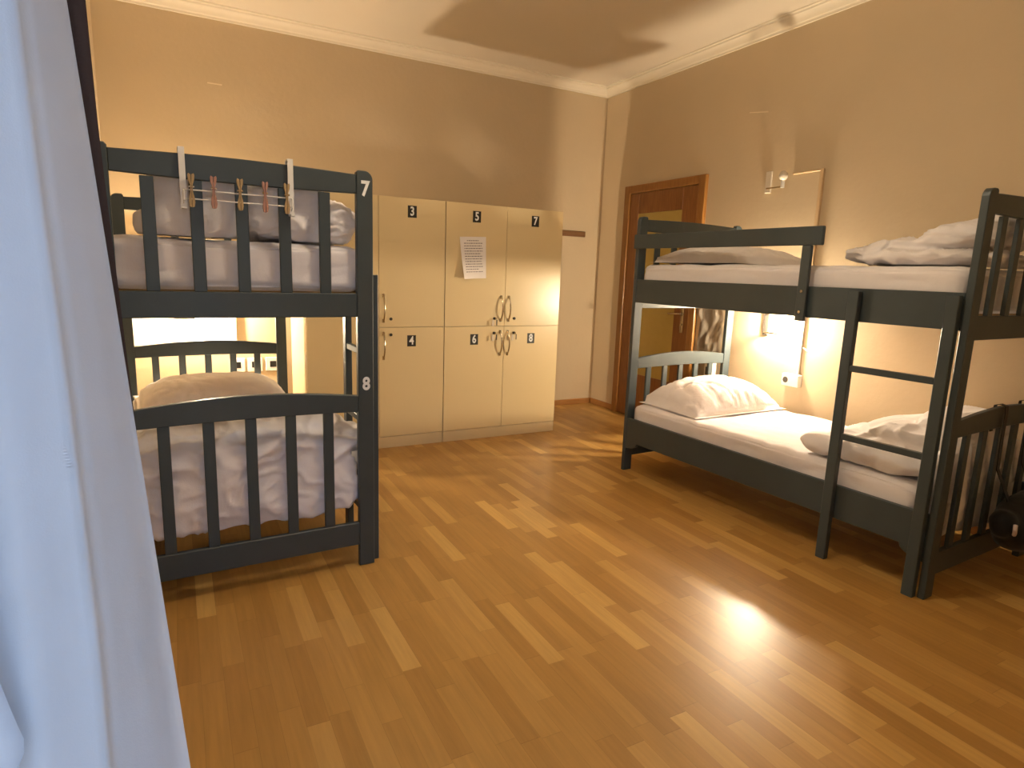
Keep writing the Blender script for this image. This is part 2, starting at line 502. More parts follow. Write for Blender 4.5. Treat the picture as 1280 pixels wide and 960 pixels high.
# paper notice taped on locker 5 (curls off at its lower left)
bm = bmesh.new()
nx, nz = 16, 24
def npt(i, j):
    u, w = i/nx, j/nz
    lift = 0.03*max(0, (1-u)*1.1-0.25)**2*(1-w)**1.5
    x = 1.868+0.215*u + 0.014*(1-w)*(1-u) + 0.010*(1-w)
    return (x, LKY-0.0195-lift*2.2, 1.255+0.308*w + 0.01*u)
V = [[bm.verts.new(npt(i, j)) for i in range(nx+1)] for j in range(nz+1)]
for j in range(nz):
    for i in range(nx):
        bm.faces.new((V[j][i], V[j][i+1], V[j+1][i+1], V[j+1][i]))
rnd = random.Random(3)
for k in range(13):
    w = 0.90 - k*0.062
    u0, u1 = (0.26, 0.72) if k == 0 else (0.14, 0.86 - 0.25*rnd.random()*(k % 3 == 2))
    u = u0
    while u < u1:
        du = 0.03 + 0.07*rnd.random()
        a = Vector(npt(u*nx, w*nz)); b = Vector(npt(min(u+du, u1)*nx, w*nz))
        hgt = 0.0052
        vs = [bm.verts.new(q) for q in (a+Vector((0, -0.0006, 0)), b+Vector((0, -0.0006, 0)), b+Vector((0, -0.0006, hgt)), a+Vector((0, -0.0006, hgt)))]
        bm.faces.new(vs).material_index = 1
        u += du + 0.02
bmesh.ops.translate(bm, verts=bm.verts, vec=(-1.98, -LKY, -1.25))
o = finish('paper_notice', bm, [M['paper'], M['ink']], loc=(1.98, LKY, 1.25), smooth=60)
tag(o, 'white printed paper notice taped on locker door five, curling at its corner', 'notice')

# ------------------------------------------------------------------ bunk beds
BW, BL, PW, PT = 0.975, 1.968, 0.067, 0.030
LB = ((-0.249, 2.556), 0.0371)
RB = ((2.744, 1.311), 0.0471)
SLAT_U = [0.173, 0.322, 0.474, 0.622, 0.772]
SLAT_U = [0.176, 0.3275, 0.479, 0.6305, 0.782]
def arch(x0, x1, zb, z0, zm, n=14, dip=0.0):
    top = [(x0+(x1-x0)*i/n, z0+(zm-z0)*math.sin(PI*i/n)) for i in range(n+1)]
    bot = [(x1-(x1-x0)*i/n, zb-dip*math.sin(PI*i/n)) for i in range(n+1)]
    return top + bot
def bunk(org, rot, room_hi, label, numbers=None):
    t = empty('bunk_bed', (org[0], org[1], 0), rot)
    tag(t, label, 'bunk bed', 'dark grey wooden bunk beds')
    m = M['slate']
    def part(name, fn, mats=m, parent=t, smooth=30):
        bm = bmesh.new(); fn(bm); return finish(name, bm, mats, parent, smooth)
    R = 0.034
    posts = {}
    for end, (v0, v1) in enumerate(((0, PT), (BL-PT, BL))):
        for side in (0, 1):
            u0, u1 = (0, PW) if side == 0 else (BW-PW, BW)
            # plank post, outer top corner rounded
            pts = [(u0, 0), (u1, 0)]
            zt = 1.700
            if side == 1:
                pts += [(u1-R+R*math.cos(a), zt-R+R*math.sin(a)) for a in [i*PI/12 for i in range(7)]] + [(u0+0.008, zt), (u0, zt-0.008)]
            else:
                pts += [(u1, zt-0.008), (u1-0.008, zt)] + [(u0+R-R*math.sin(a), zt-R+R*math.cos(a)) for a in [i*PI/12 for i in range(7)]]
            posts[(end, side)] = part('post', lambda bm: prism(bm, pts, 'xz', v0, v1, bev=0.003))
        a, b = v0+0.003, v1-0.003
        part('top_rail', lambda bm: prism(bm, arch(PW, BW-PW, 1.609, 1.683, 1.692, dip=0.006), 'xz', a, b, bev=0.003))
        part('platform_rail', lambda bm: box(bm, PW, BW-PW, a, b, 1.112, 1.209, 0.003))
        part('head_rail', lambda bm: prism(bm, arch(PW, BW-PW, 0.706, 0.778, 0.808, dip=-0.008), 'xz', a, b, bev=0.003))
        part('bottom_rail', lambda bm: box(bm, PW, BW-PW, a, b, 0.100, 0.205, 0.003))
        for u in SLAT_U:
            part('slat', lambda bm: box(bm, u-0.0215, u+0.0215, v0+0.006, v1-0.006, 1.2091, 1.6035, 0.002))
        for u in SLAT_U:
            part('slat', lambda bm: box(bm, u-0.0205, u+0.0205, v0+0.006, v1-0.006, 0.2051, 0.7135, 0.002))
    # side rails
    def srail(bm, u0, u1, z0, z1, foot):
        p = [(PT, z1), (PT, z0)]
        if foot:
            p = [(PT, z1), (PT, z0-0.05)] + [(PT+0.02+0.085*math.sin(q*PI/12), z0-0.045*math.cos(q*PI/12)) for q in range(7)]
            p += [(BL-x, z) for (x, z) in p[::-1]]
        else:
            p += [(BL-PT, z0), (BL-PT, z1)]
        prism(bm, p, 'yz', u0, u1, bev=0.002)
    for (u0, u1) in ((0.003, 0.026), (BW-0.026, BW-0.003)):
        part('side_rail', lambda bm: srail(bm, u0, u1, 0.209, 0.371, True))
        part('side_rail', lambda bm: srail(bm, u0, u1, 1.150, 1.300, False))
    for nm, zz in (('lower', 0.300), ('upper', 1.193)):
        def base(bm):
            zt = zz + 0.018
            for k in range(11):
                v = 0.16 + k*0.167
                box(bm, 0.030, BW-0.030, v-0.035, v+0.035, zz, zt, 0.002)
            for (a, b) in ((0.0265, 0.050), (BW-0.050, BW-0.0265)):
                box(bm, a, b, PT+0.002, BL-PT-0.002, zz-0.032, zz-0.0005)
        part('slat_base', base, M['slat_wood'])
    # room side: guard rail, guard post, ladder
    def U(a, b):                       # distances measured outward from the room-side face
        return (-b, -a) if not room_hi else (BW+a, BW+b)
    g0, g1 = U(0.0, 0.022)
    part('guard_rail', lambda bm: box(bm, g0, g1, 0.652, BL-0.004, 1.495, 1.584, 0.004))
    i0, i1 = U(0.0005, 0.020)
    gp = part('guard_post', lambda bm: box(bm, i0, i1, 0.704, 0.755, 1.13, 1.4945, 0.003))
    sgn = 1 if room_hi else -1
    x0 = i1 if room_hi else i0
    for z in (1.175, 1.275):
        part('bolt', lambda bm: tube(bm, [(x0-sgn*0.001, 0.7295, z), (x0+sgn*0.004, 0.7295, z)], 0.007, 12), M['chrome'], gp, 40)
    l0, l1 = U(0.0005, 0.032)
    for (v0, v1) in ((0.034, 0.082), (0.438, 0.486)):
        part('ladder_rail', lambda bm: box(bm, l0, l1, v0, v1, 0.0, 1.288, 0.003))
    q0, q1 = U(0.004, 0.028)
    for z in (0.617, 0.938):
        part('rung', lambda bm: box(bm, q0, q1, 0.0822, 0.4378, z-0.014, z+0.014, 0.002))
    if numbers:
        for txt, u, z, sz in numbers:
            def num(bm):
                add_text(bm, txt, sz, Matrix.Translation((u, -0.001, z)) @ Matrix.Rotation(PI/2, 4, 'X'), 0, bold=0.0025, sx=0.85)
            o = part('number_sticker', num, M['white_print'], posts[(0, 1)], None)
            o['label'] = 'white numeral %s on the post' % ('seven' if txt == '7' else 'eight')
    return t
bunk(LB[0], LB[1], True, 'dark grey wooden bunk bed on the left with white numerals on its post', [('7', 0.943, 1.628, 0.082), ('8', 0.942, 0.826, 0.076)])
bunk(RB[0], RB[1], False, 'dark grey wooden bunk bed with ladder against the right wall below the upper lamp')

# ------------------------------------------------------------------ soft things
def ridged(p, freq, seed):
    q = Vector(p)*freq + Vector((seed*7.1, seed*3.3, seed*1.7))
    w = Vector((noise.noise(q*0.6), noise.noise(q*0.6+Vector((9, 2, 4))), 0))*0.9
    return (1-abs(noise.noise(q+w))*1.8)

def to_bed(bed, u, v, z):
    (X, Y), t = bed
    return (X+u*math.cos(t)-v*math.sin(t), Y+u*math.sin(t)+v*math.cos(t), z)

def soft(name, me_bm, bed, base, mats):
    """mesh given in bed coordinates -> object with its origin at base (u,v,z)"""
    bmesh.ops.translate(me_bm, verts=me_bm.verts, vec=-Vector(base))
    return finish(name, me_bm, mats, None, 180, to_bed(bed, *base), bed[1])

MAT_U = (0.032, BW-0.032)
LOW = (0.322, 0.468)
UPP = (1.212, 1.405)
def mattress(bed, z, vr, label, seed, zbul=0.0):
    bm = bmesh.new()
    u0, u1 = MAT_U; v0, v1 = vr; z0, z1 = z
    cx, cy, cz = (u0+u1)/2, (v0+v1)/2, (z0+z1)/2
    g = bmesh.ops.create_cube(bm, size=1)
    bmesh.ops.subdivide_edges(bm, edges=bm.edges[:], cuts=44, use_grid_fill=True)
    hx, hy, hz = (u1-u0)/2, (v1-v0)/2, (z1-z0)/2
    r = 0.045
    for v in bm.verts:
        p = Vector((v.co.x*2*hx, v.co.y*2*hy, v.co.z*2*hz))
        c = Vector((max(-hx+r, min(hx-r, p.x)), max(-hy+r, min(hy-r, p.y)), max(-hz+r, min(hz-r, p.z))))
        d = p-c
        if d.length > 1e-6: p = c + d.normalized()*r
        q = p + Vector((cx, cy, cz))
        if p.z > -hz+0.02:
            q.z -= 0.010*max(0, ridged((q.x*0.55, q.y*1.6, q.z), 2.6, seed))**3 * (1 if p.z > hz-0.03 else 0.2)
            q.z -= 0.004*max(0, ridged((q.x*2.0, q.y*0.8, q.z), 3.5, seed+4))**4 * (1 if p.z > hz-0.03 else 0.0)
        side = abs(d.normalized().z) < 0.6 if d.length > 1e-6 else False
        if side:
            n = d.normalized()
            q -= Vector((n.x, n.y, 0))*0.006*max(0, ridged((q.x*1.2, q.y*1.2, q.z*3), 3.0, seed+9))**2
        v.co = q
    o = soft('mattress', bm, bed, (cx, cy, z0), M['sheet'])
    tag(o, label, 'mattress', 'mattresses under white sheets')
    return o
mattress(LB, LOW, (0.100, 1.930), 'white-sheeted mattress on the lower level of the left bunk bed', 1)
mattress(LB, UPP, (0.045, 1.930), 'white-sheeted mattress on the upper level of the left bunk bed', 2)
mattress(RB, LOW, (0.100, 1.930), 'white-sheeted mattress on the lower level of the right bunk bed', 3)
mattress(RB, UPP, (0.045, 1.930), 'white-sheeted mattress on the upper level of the right bunk bed', 4)

def pillow(bed, c, w, l, h, label, seed, rotz=0.0, tilt=(0, 0), flange=0.05, bottom=0.25, wr=0.012, n=64, zmin=None, droop=True, group='white pillows'):
    """pillow in bed coordinates: width w along u, depth l along v, height h; oxford border 'flange'"""
    bm = bmesh.new()
    R = Matrix.Rotation(rotz, 3, 'Z') @ Matrix.Rotation(tilt[0], 3, 'X') @ Matrix.Rotation(tilt[1], 3, 'Y')
    fx, fy = 1-2*flange/w, 1-2*flange/l
    def hgt(x, y):
        a, b = abs(x)/fx, abs(y)/fy
        if a >= 1 or b >= 1: return 0.0
        return ((1-a**3.2)*(1-b**3.0))**0.62
    top, bot = {}, {}
    for j in range(n+1):
        for i in range(n+1):
            x, y = 2*i/n-1, 2*j/n-1
            pin = 1-0.03*(1-abs(x)**2)*(abs(y)**4) ; pin2 = 1-0.03*(1-abs(y)**2)*(abs(x)**4)
            px, py = x*w/2*pin2, y*l/2*pin
            H = hgt(x, y)
            edge = max(abs(x), abs(y))
            # wrinkles running in from the seams
            ang = math.atan2(y, x)
            wrk = wr*(max(0, ridged((x*2.6+0.5*y, y*0.8, 0), 2.0, seed))**3*(0.3+0.7*edge) + 0.6*max(0, ridged((x*1.2, y*1.4, 0), 2.2, seed+5))**3)
            z = H*h - wrk*min(1, H*2.5)
            wav = 0.012*noise.noise(Vector((x*3+seed, y*3, 5)))*(1 if H == 0 else 0.3)
            zt = z + 0.004 + wav
            zb = -H*h*bottom - 0.002 + wav
            for dct, zz in ((top, zt), (bot, zb)):
                if dct is bot and edge >= 1-1e-9: continue
                p = R @ Vector((px, py, zz)) + Vector(c)
                if droop and zmin is not None and H == 0: p.z = zmin + (p.z-zmin)*0.12
                if zmin is not None and p.z < zmin: p.z = zmin + 0.0004*(zz > 0) + (0.004 if dct is top else 0)
                dct[(i, j)] = bm.verts.new(p)
    for k, v in top.items():
        if k not in bot: bot[k] = v
    for j in range(n):
        for i in range(n):
            ks = ((i, j), (i+1, j), (i+1, j+1), (i, j+1))
            bm.faces.new([top[k] for k in ks])
            bm.faces.new([bot[k] for k in ks[::-1]])
    o = soft('pillow', bm, bed, (c[0], c[1], min(v.co.z for v in bm.verts)), M['linen'])
    tag(o, label, 'pillow', group)
    return o

def blob_mesh(shapes, voxel=0.012, smooth=6):
    bm = bmesh.new()
    for s in shapes:
        c, h = s[0], s[1]; e = s[2] if len(s) > 2 else 0.5
        rot = s[3] if len(s) > 3 else (0, 0, 0)
        Rm = Matrix.Rotation(rot[2], 3, 'Z') @ Matrix.Rotation(rot[1], 3, 'Y') @ Matrix.Rotation(rot[0], 3, 'X')
        g = bmesh.ops.create_uvsphere(bm, u_segments=40, v_segments=24, radius=1)
        f = lambda x: math.copysign(abs(x)**e, x)
        for v in g['verts']:
            rxy = math.hypot(v.co.x, v.co.y)
            if rxy > 1e-9:
                a = math.atan2(v.co.y, v.co.x); k = rxy**e
                x, y = f(math.cos(a))*k, f(math.sin(a))*k
            else: x = y = 0
            v.co = Rm @ Vector((x*h[0], y*h[1], f(v.co.z)*h[2])) + Vector(c)
    me = bpy.data.meshes.new('tmp'); bm.to_mesh(me); bm.free()
    o = bpy.data.objects.new('tmp', me); COL.objects.link(o)
    md = o.modifiers.new('r', 'REMESH'); md.mode = 'VOXEL'; md.voxel_size = voxel
    ms = o.modifiers.new('s', 'SMOOTH'); ms.iterations = smooth; ms.factor = 0.5
    dg = bpy.context.evaluated_depsgraph_get()
    out = bpy.data.meshes.new_from_object(o.evaluated_get(dg))
    bpy.data.objects.remove(o); bpy.data.meshes.remove(me)
    return out

def duvet(bed, shapes, label, seed, zr, vr, amp=0.016, voxel=0.0095, freq=4.0, group='rumpled white duvets', stretch=(1, 1, 1), name='duvet', cat='duvet', mat=None):
    me = blob_mesh(shapes, voxel)
    bm = bmesh.new(); bm.from_mesh(me); bpy.data.meshes.remove(me)
    bm.normal_update()
    nn = [(v, v.normal.copy()) for v in bm.verts]
    z1 = zr[1]+0.003
    for v, n in nn:
        p = v.co
        q = (p.x*stretch[0], p.y*stretch[1], p.z*stretch[2])
        d = amp*(max(0, ridged(q, freq, seed))**2 - 0.45) + 0.5*amp*(max(0, ridged((q[0]*1.7, q[1]*0.6, q[2]*1.4), freq*2.1, seed+3))**3 - 0.25)
        p = p + n*d
        if p.x > 0.90 and p.y > 0.095:
            if p.z < 0.378: p.x = max(p.x, BW+0.002)
            elif p.z < 0.48: p.z = 0.48
        if bed is LB and p.x > BW-0.004 and p.z > 0.30: p.z = min(p.z, 0.596)
        # keep clear of the mattress under it and the end frame
        lo = Vector((MAT_U[0], vr[0], zr[0])); hi = Vector((MAT_U[1], 1.93, zr[1])); rr = 0.045
        c = Vector([max(lo[i]+rr, min(hi[i]-rr, p[i])) for i in range(3)])
        dd = p-c
        if dd.length < 1e-6:
            p = Vector((p.x, p.y, hi.z+0.005))
        elif dd.length < rr+0.006:
            if p.z < zr[0]+0.05: p.y = vr[0]-0.006
            else: p = c + dd.normalized()*(rr+0.006)
        elif p.z <= zr[0] and p.y > vr[0]-0.006 and p.x < MAT_U[1]+0.003: p.y = vr[0]-0.006
        p.y = max(p.y, PT+0.0015 if (p.x < PW+0.006 or p.x > BW-PW-0.006 or p.z > 0.69 and zr is LOW or p.z < 0.21) else PT-0.0035)
        v.co = p
    b = (sum(v.co.x for v in bm.verts)/len(bm.verts), sum(v.co.y for v in bm.verts)/len(bm.verts), min(v.co.z for v in bm.verts))
    o = soft(name, bm, bed, b, mat or M['linen'])
    tag(o, label, cat, group)
    return o

pillow(LB, (0.485, 1.63, 0.505), 0.88, 0.56, 0.125, 'plump white pillow at the far end of the left lower bunk', 11, 0.02, (0.05, 0), flange=0.04, bottom=0.4, zmin=LOW[1]+0.002)
pillow(RB, (0.505, 1.66, 0.500), 0.85, 0.53, 0.165, 'wrinkled white pillow with stitched border on the right lower bunk', 12, -0.02, (0.07, 0.0), flange=0.028, bottom=0.35, zmin=LOW[1]+0.002, wr=0.02)
pillow(RB, (0.45, 1.56, 1.440), 0.80, 0.66, 0.085, 'flat white pillow behind the guard rail of the right upper bunk', 13, 0.05, (0.0, 0), flange=0.03, bottom=0.3, zmin=UPP[1]+0.002)

duvet(LB, [((0.50, 0.37, 0.555), (0.45, 0.32, 0.068), 0.5), ((0.52, 0.33, 0.575), (0.36, 0.25, 0.085), 0.7),
           ((0.930, 0.265, 0.530), (0.078, 0.15, 0.05), 0.7), ((1.0, 0.262, 0.36), (0.022, 0.140, 0.155), 0.6),
           ((0.49, 0.060, 0.40), (0.43, 0.021, 0.155), 0.45), ((0.5, 0.09, 0.545), (0.43, 0.05, 0.06), 0.6),
           ((0.72, 0.28, 0.62), (0.16, 0.15, 0.05), 0.8), ((0.26, 0.30, 0.60), (0.17, 0.15, 0.05), 0.8)],
      'rumpled white duvet heaped at the near end of the left lower bunk', 21, LOW, (0.100,), amp=0.022, freq=3.9, stretch=(0.9, 1, 1.15))
duvet(RB, [((0.49, 0.37, 0.525), (0.43, 0.30, 0.062), 0.5), ((0.58, 0.32, 0.615), (0.33, 0.27, 0.06), 0.6, (-0.16, -0.05, 0)),
           ((0.13, 0.60, 0.525), (0.09, 0.11, 0.045), 0.8, (0, 0, 0.5)), ((0.60, 0.20, 0.685), (0.27, 0.15, 0.05), 0.7, (-0.1, 0, 0.1)),
           ((0.49, 0.064, 0.39), (0.44, 0.024, 0.17), 0.45), ((0.5, 0.09, 0.54), (0.43, 0.05, 0.085), 0.6)],
      'folded white duvet at the ladder end of the right lower bunk', 22, LOW, (0.100,), amp=0.017, freq=3.6, stretch=(0.6, 1.4, 1.6))
duvet(RB, [((0.40, 0.33, 1.445), (0.31, 0.29, 0.032), 0.5), ((0.42, 0.29, 1.505), (0.28, 0.245, 0.04), 0.6, (-0.14, 0, 0)),
           ((0.44, 0.21, 1.565), (0.26, 0.17, 0.038), 0.65, (-0.12, 0, 0.1)), ((0.30, 0.56, 1.475), (0.20, 0.12, 0.028), 0.6, (-0.15, 0, 0.15))],
      'white duvet bundled at the ladder end of the right upper bunk', 23, UPP, (0.045,), amp=0.022, freq=5.5, stretch=(0.8, 1.2, 2.0))
duvet(LB, [((0.715, 0.33, 1.47), (0.21, 0.26, 0.06), 0.45), ((0.660, 0.19, 1.545), (0.15, 0.135, 0.125), 0.45), ((0.82, 0.20, 1.51), (0.125, 0.15, 0.085), 0.75),
           ((0.72, 0.25, 1.57), (0.12, 0.15, 0.05), 0.8)],
      'crumpled white duvet on the left upper bunk behind the drying rack', 24, UPP, (0.045,), amp=0.02, freq=5.5, stretch=(1, 1, 1.8))
duvet(LB, [((0.335, 0.155, 1.530), (0.158, 0.105, 0.135), 0.5), ((0.310, 0.165, 1.455), (0.183, 0.11, 0.055), 0.5)],
      'plump pillow standing upright at the near end of the left upper bunk', 25, UPP, (0.045,), amp=0.008, freq=4, name='pillow', cat='pillow', group='white pillows')

# ------------------------------------------------------------------ drying rack with pegs on the left bunk
dk = empty('drying_rack', to_bed(LB, 0.47, -0.012, 1.50), LB[1])
tag(dk, 'small white wire drying rack hooked over the top rail of the left bunk', 'drying rack')
def dpart(name, fn, mat, smooth=40):
    bm = bmesh.new(); fn(bm)
    bmesh.ops.translate(bm, verts=bm.verts, vec=(-0.47, 0.012, -1.50))
    return finish(name, bm, mat, dk, smooth)
for u in (0.287, 0.652):
    def hook(bm):
        zt = 1.7005
        poly = [(-0.012, 1.500), (-0.012, zt+0.010), (PT+0.008, zt+0.010), (PT+0.008, 1.62), (PT+0.004, 1.62), (PT+0.004, zt+0.004), (-0.007, zt+0.004), (-0.007, 1.500)]
        prism(bm, poly, 'yz', u-0.010, u+0.010)
        box(bm, u-0.008, u+0.008, -0.040, -0.007, 1.500, 1.506)
    dpart('hook', hook, M['white_plastic'])
for z, y in ((1.5655, -0.022), (1.5345, -0.026)):
    dpart('wire', lambda bm: tube(bm, [(0.287, y, z), (0.652, y, z)], 0.0026, 8), M['white_plastic'])
dpart('wire', lambda bm: tube(bm, [(0.287, -0.012, 1.567), (0.287, -0.034, 1.56), (0.287, -0.034, 1.53), (0.287, -0.012, 1.52)], 0.0026, 8), M['white_plastic'])
dpart('wire', lambda bm: tube(bm, [(0.652, -0.012, 1.567), (0.652, -0.034, 1.56), (0.652, -0.034, 1.53), (0.652, -0.012, 1.52)], 0.0026, 8), M['white_plastic'])
PEGS = [(0.312, 1.621, 'wooden clothes peg beside the left hook of the drying rack', 'peg'),
        (0.383, 1.619, 'wooden clothes peg second from the left on the drying rack', 'peg_rose'),
        (0.470, 1.619, 'wooden clothes peg in the middle of the drying rack', 'peg'),
        (0.556, 1.617, 'wooden clothes peg second from the right on the drying rack', 'peg_rose'),
        (0.633, 1.618, 'wooden clothes peg beside the right hook of the drying rack', 'peg')]
for i, (u, zt, lab, mt) in enumerate(PEGS):
    k = empty('clothes_peg', to_bed(LB, u, -0.030, 1.51), LB[1])
    tag(k, lab, 'clothes peg', 'clothes pegs on the drying rack')
    for s in (-1, 1):
        bm = bmesh.new()
        poly = [(s*0.0008, -0.004), (s*0.0070, -0.002), (s*0.0098, 0.012), (s*0.0085, 0.030), (s*0.0040, 0.048), (s*0.0040, 0.072), (s*0.0095, 0.088), (s*0.0108, zt-1.51-0.006), (s*0.0085, zt-1.51), (s*0.0016, zt-1.51-0.004), (s*0.0008, 0.070)]
        prism(bm, poly, 'xz', -0.006, 0.006)
        finish('peg_half', bm, M[mt], k)
    bm = bmesh.new()
    tube(bm, [(-0.009, 0, 0.066), (0.009, 0, 0.066)], 0.0036, 10)
    finish('spring', bm, M['chrome'], k, 40)

# ------------------------------------------------------------------ wall lamps, conduit and sockets
def wall_lamp(name, loc, rotz, lit, label, out=0.06):
    """local frame: x along the wall, -y out of the wall; origin on the wall behind the bulb"""
    t = empty(name, loc, rotz)
    tag(t, label, 'wall lamp', 'reading lamps by the bunks')
    bm = bmesh.new(); box(bm, -0.188, -0.138, -0.014, -0.001, -0.075, 0.075, 0.004, 2); finish('wall_plate', bm, M['shade_grey'] if lit else M['frosted'], t)
    bm = bmesh.new(); tube(bm, [(-0.145, -0.012, -0.045), (-0.138, -out+0.008, -0.050), (-0.125, -out, -0.050), (0, -out, -0.050), (0, -out, -0.03)], 0.006, 10); finish('arm', bm, M['chrome'], t, 40)
    bm = bmesh.new(); tube(bm, [(0, -out, -0.058), (0, -out, -0.008)], 0.013, 14); finish('lamp_holder', bm, M['white_plastic'], t, 40)
    bm = bmesh.new()
    sphere(bm, (0, -out, 0.022), 0.030, 1, 1, 1.12, seg=20)
    finish('bulb', bm, M[lit] if lit else M['frosted'], t, 180)
    return t
RL = (XR, 2.945, 1.005)
wall_lamp('wall_lamp', RL, -PI/2, 'bulb', 'lit reading lamp on the right wall above the lower bunk', 0.062)
wall_lamp('wall_lamp', (0.114, YB, 0.955), 0.0, 'bulb_low', 'lit reading lamp on the back wall behind the left bunk', 0.13)
wall_lamp('wall_lamp', (XR, 3.055, 2.01), -PI/2, None, 'unlit frosted reading lamp high on the right wall above the upper bunk')

cd = empty('cable_conduit', (XR, 2.80, 0.69))
tag(cd, 'narrow cable trunking running up the right wall above the socket', 'cable conduit')
def cpart(name, fn, mat, smooth=40):
    bm = bmesh.new(); fn(bm); bmesh.ops.translate(bm, verts=bm.verts, vec=-Vector(cd.location)); return finish(name, bm, mat, cd, smooth)
cpart('lower_run', lambda bm: box(bm, XR-0.014, XR-0.0005, 2.793, 2.813, 0.69, 1.20, 0.003), M['conduit'])
cpart('upper_run', lambda bm: box(bm, XR-0.020, XR-0.0005, 2.780, 2.806, 1.205, 2.052, 0.003), M['trunking'])
cpart('cross_run', lambda bm: box(bm, XR-0.016, XR-0.0005, 2.807, 3.02, 2.040, 2.052, 0.003), M['trunking'])
cpart('cable', lambda bm: tube(bm, [(XR-0.006, 2.812, 1.012), (XR-0.010, 2.85, 1.010), (XR-0.03, 2.91, 1.000), (XR-0.058, 2.943, 0.960)], 0.0045, 8), M['conduit'])
cpart('cable_end', lambda bm: tube(bm, [(XR-0.006, 2.794, 0.882), (XR-0.010, 2.775, 0.874), (XR-0.012, 2.745, 0.858)], 0.0035, 8), M['conduit'])

def wall_socket(name, loc, rotz, w, h, depth, label, outs, mat=M['white_plastic']):
    t = empty(name, loc, rotz)
    tag(t, label, 'wall socket')
    bm = bmesh.new(); box(bm, -w/2, w/2, -depth, -0.0005, -h/2, h/2, 0.006, 3); finish('socket_body', bm, mat, t)
    for x in outs:
        bm = bmesh.new()
        tube(bm, [(x, -depth-0.002, 0), (x, -depth+0.0002, 0)], 0.021, 20)
        finish('socket_face', bm, M['shade_grey'], t, 40)
    return t
wall_socket('wall_socket', (XR, 2.835, 0.645), -PI/2, 0.135, 0.085, 0.045, 'white double surface socket on the right wall below the lit lamp', (-0.034,))
# three sockets in a row behind the left bunk
for x, lab in ((0.385, 'leftmost of the white sockets behind the left bunk headboard'),
               (0.512, 'middle one of the white sockets behind the left bunk headboard'),
               (0.645, 'rightmost of the white sockets behind the left bunk headboard')):
    t = empty('wall_socket', (x, YB, 0.532)); tag(t, lab, 'wall socket', 'sockets behind the left bunk')
    bm = bmesh.new(); box(bm, -0.055, 0.055, -0.012, -0.0005, -0.055, 0.055, 0.004, 2); finish('socket_frame', bm, M['white_plastic'], t)
    bm = bmesh.new(); box(bm, -0.024, 0.024, -0.0145, -0.0118, -0.024, 0.024, 0.002); finish('socket_face', bm, M['black'], t)
t = empty('wall_socket', (XR, 3.575, 0.60), -PI/2)
tag(t, 'small white socket box with a dark slot beside the right bunk headboard', 'wall socket')
bm = bmesh.new(); box(bm, -0.035, 0.035, -0.075, -0.0005, -0.075, 0.075, 0.012, 3); finish('socket_body', bm, M['white_plastic'], t)
bm = bmesh.new(); box(bm, -0.015, 0.015, -0.077, -0.0745, -0.035, 0.03, 0.002); finish('socket_face', bm, M['black'], t)

# ------------------------------------------------------------------ black bag hanging on the near end of the right bunk
bg = empty('black_bag', to_bed(RB, 0.60, -0.11, 0.17), RB[1])
tag(bg, 'black bag hanging by its strap from the near end of the right bunk', 'bag')
me = blob_mesh([((0.0, 0, 0.13), (0.27, 0.075, 0.125), 0.75), ((-0.12, -0.02, 0.12), (0.13, 0.075, 0.09), 0.8), ((0.02, -0.055, 0.10), (0.16, 0.04, 0.075), 0.7), ((-0.25, 0.0, 0.15), (0.055, 0.05, 0.06), 0.9)], 0.012, 4)
bm = bmesh.new(); bm.from_mesh(me); bpy.data.meshes.remove(me); bm.normal_update()
nn = [(v, v.normal.copy()) for v in bm.verts]
for v, n in nn: v.co += n*0.008*ridged(v.co, 7, 31)
finish('bag_body', bm, M['bag'], bg, 180)
def strap(bm, u):
    pts = [(u-0.02, 0.02, 0.22), (u-0.01, 0.09, 0.36), (u, 0.098, 0.50), (u, 0.098, 0.61), (u, 0.101, 0.644), (u, 0.125, 0.650), (u, 0.146, 0.642), (u, 0.149, 0.60), (u, 0.147, 0.52)]
    for a, b in zip(pts[:-1], pts[1:]):
        vs = [bm.verts.new(q) for q in ((a[0]-0.014, a[1], a[2]), (a[0]+0.014, a[1], a[2]), (b[0]+0.014, b[1], b[2]), (b[0]-0.014, b[1], b[2]))]
        bm.faces.new(vs)
    bmesh.ops.remove_doubles(bm, verts=bm.verts, dist=0.0001)
    bmesh.ops.solidify(bm, geom=bm.faces[:], thickness=0.003)
bm = bmesh.new(); strap(bm, -0.15); finish('strap', bm, M['bag'], bg)
bm = bmesh.new(); strap(bm, 0.10); finish('strap', bm, M['bag'], bg)
bm = bmesh.new()
tube(bm, [(-0.285, -0.050, 0.172), (-0.297, -0.055, 0.155), (-0.294, -0.055, 0.140), (-0.282, -0.050, 0.128)], 0.008, 10)
o = finish('buckle', bm, M['buckle'], bg, 40); o['label'] = 'pale buckle'

# ------------------------------------------------------------------ curtains at the left of the camera
def sheet_obj(name, pts, mat, parent, thick=0.0012):
    bm = bmesh.new()
    V = [[bm.verts.new(p) for p in r] for r in pts]
    for j in range(len(V)-1):
        for i in range(len(V[0])-1):
            bm.faces.new((V[j][i], V[j][i+1], V[j+1][i+1], V[j+1][i]))
    bmesh.ops.solidify(bm, geom=bm.faces[:], thickness=thick)
    bmesh.ops.translate(bm, verts=bm.verts, vec=-Vector(parent.location))
    return finish(name, bm, mat, parent, 180)
def interp(tab, z):
    tab = sorted(tab)
    if z <= tab[0][0]: 
        (a, b), (c, d) = tab[0], tab[1]
    elif z >= tab[-1][0]:
        (a, b), (c, d) = tab[-2], tab[-1]
    else:
        for (a, b), (c, d) in zip(tab[:-1], tab[1:]):
            if a <= z <= c: break
    return b+(d-b)*(z-a)/(c-a)
EDGE = [(1.506, -0.0595), (1.217, -0.0404), (0.84, -0.0154)]
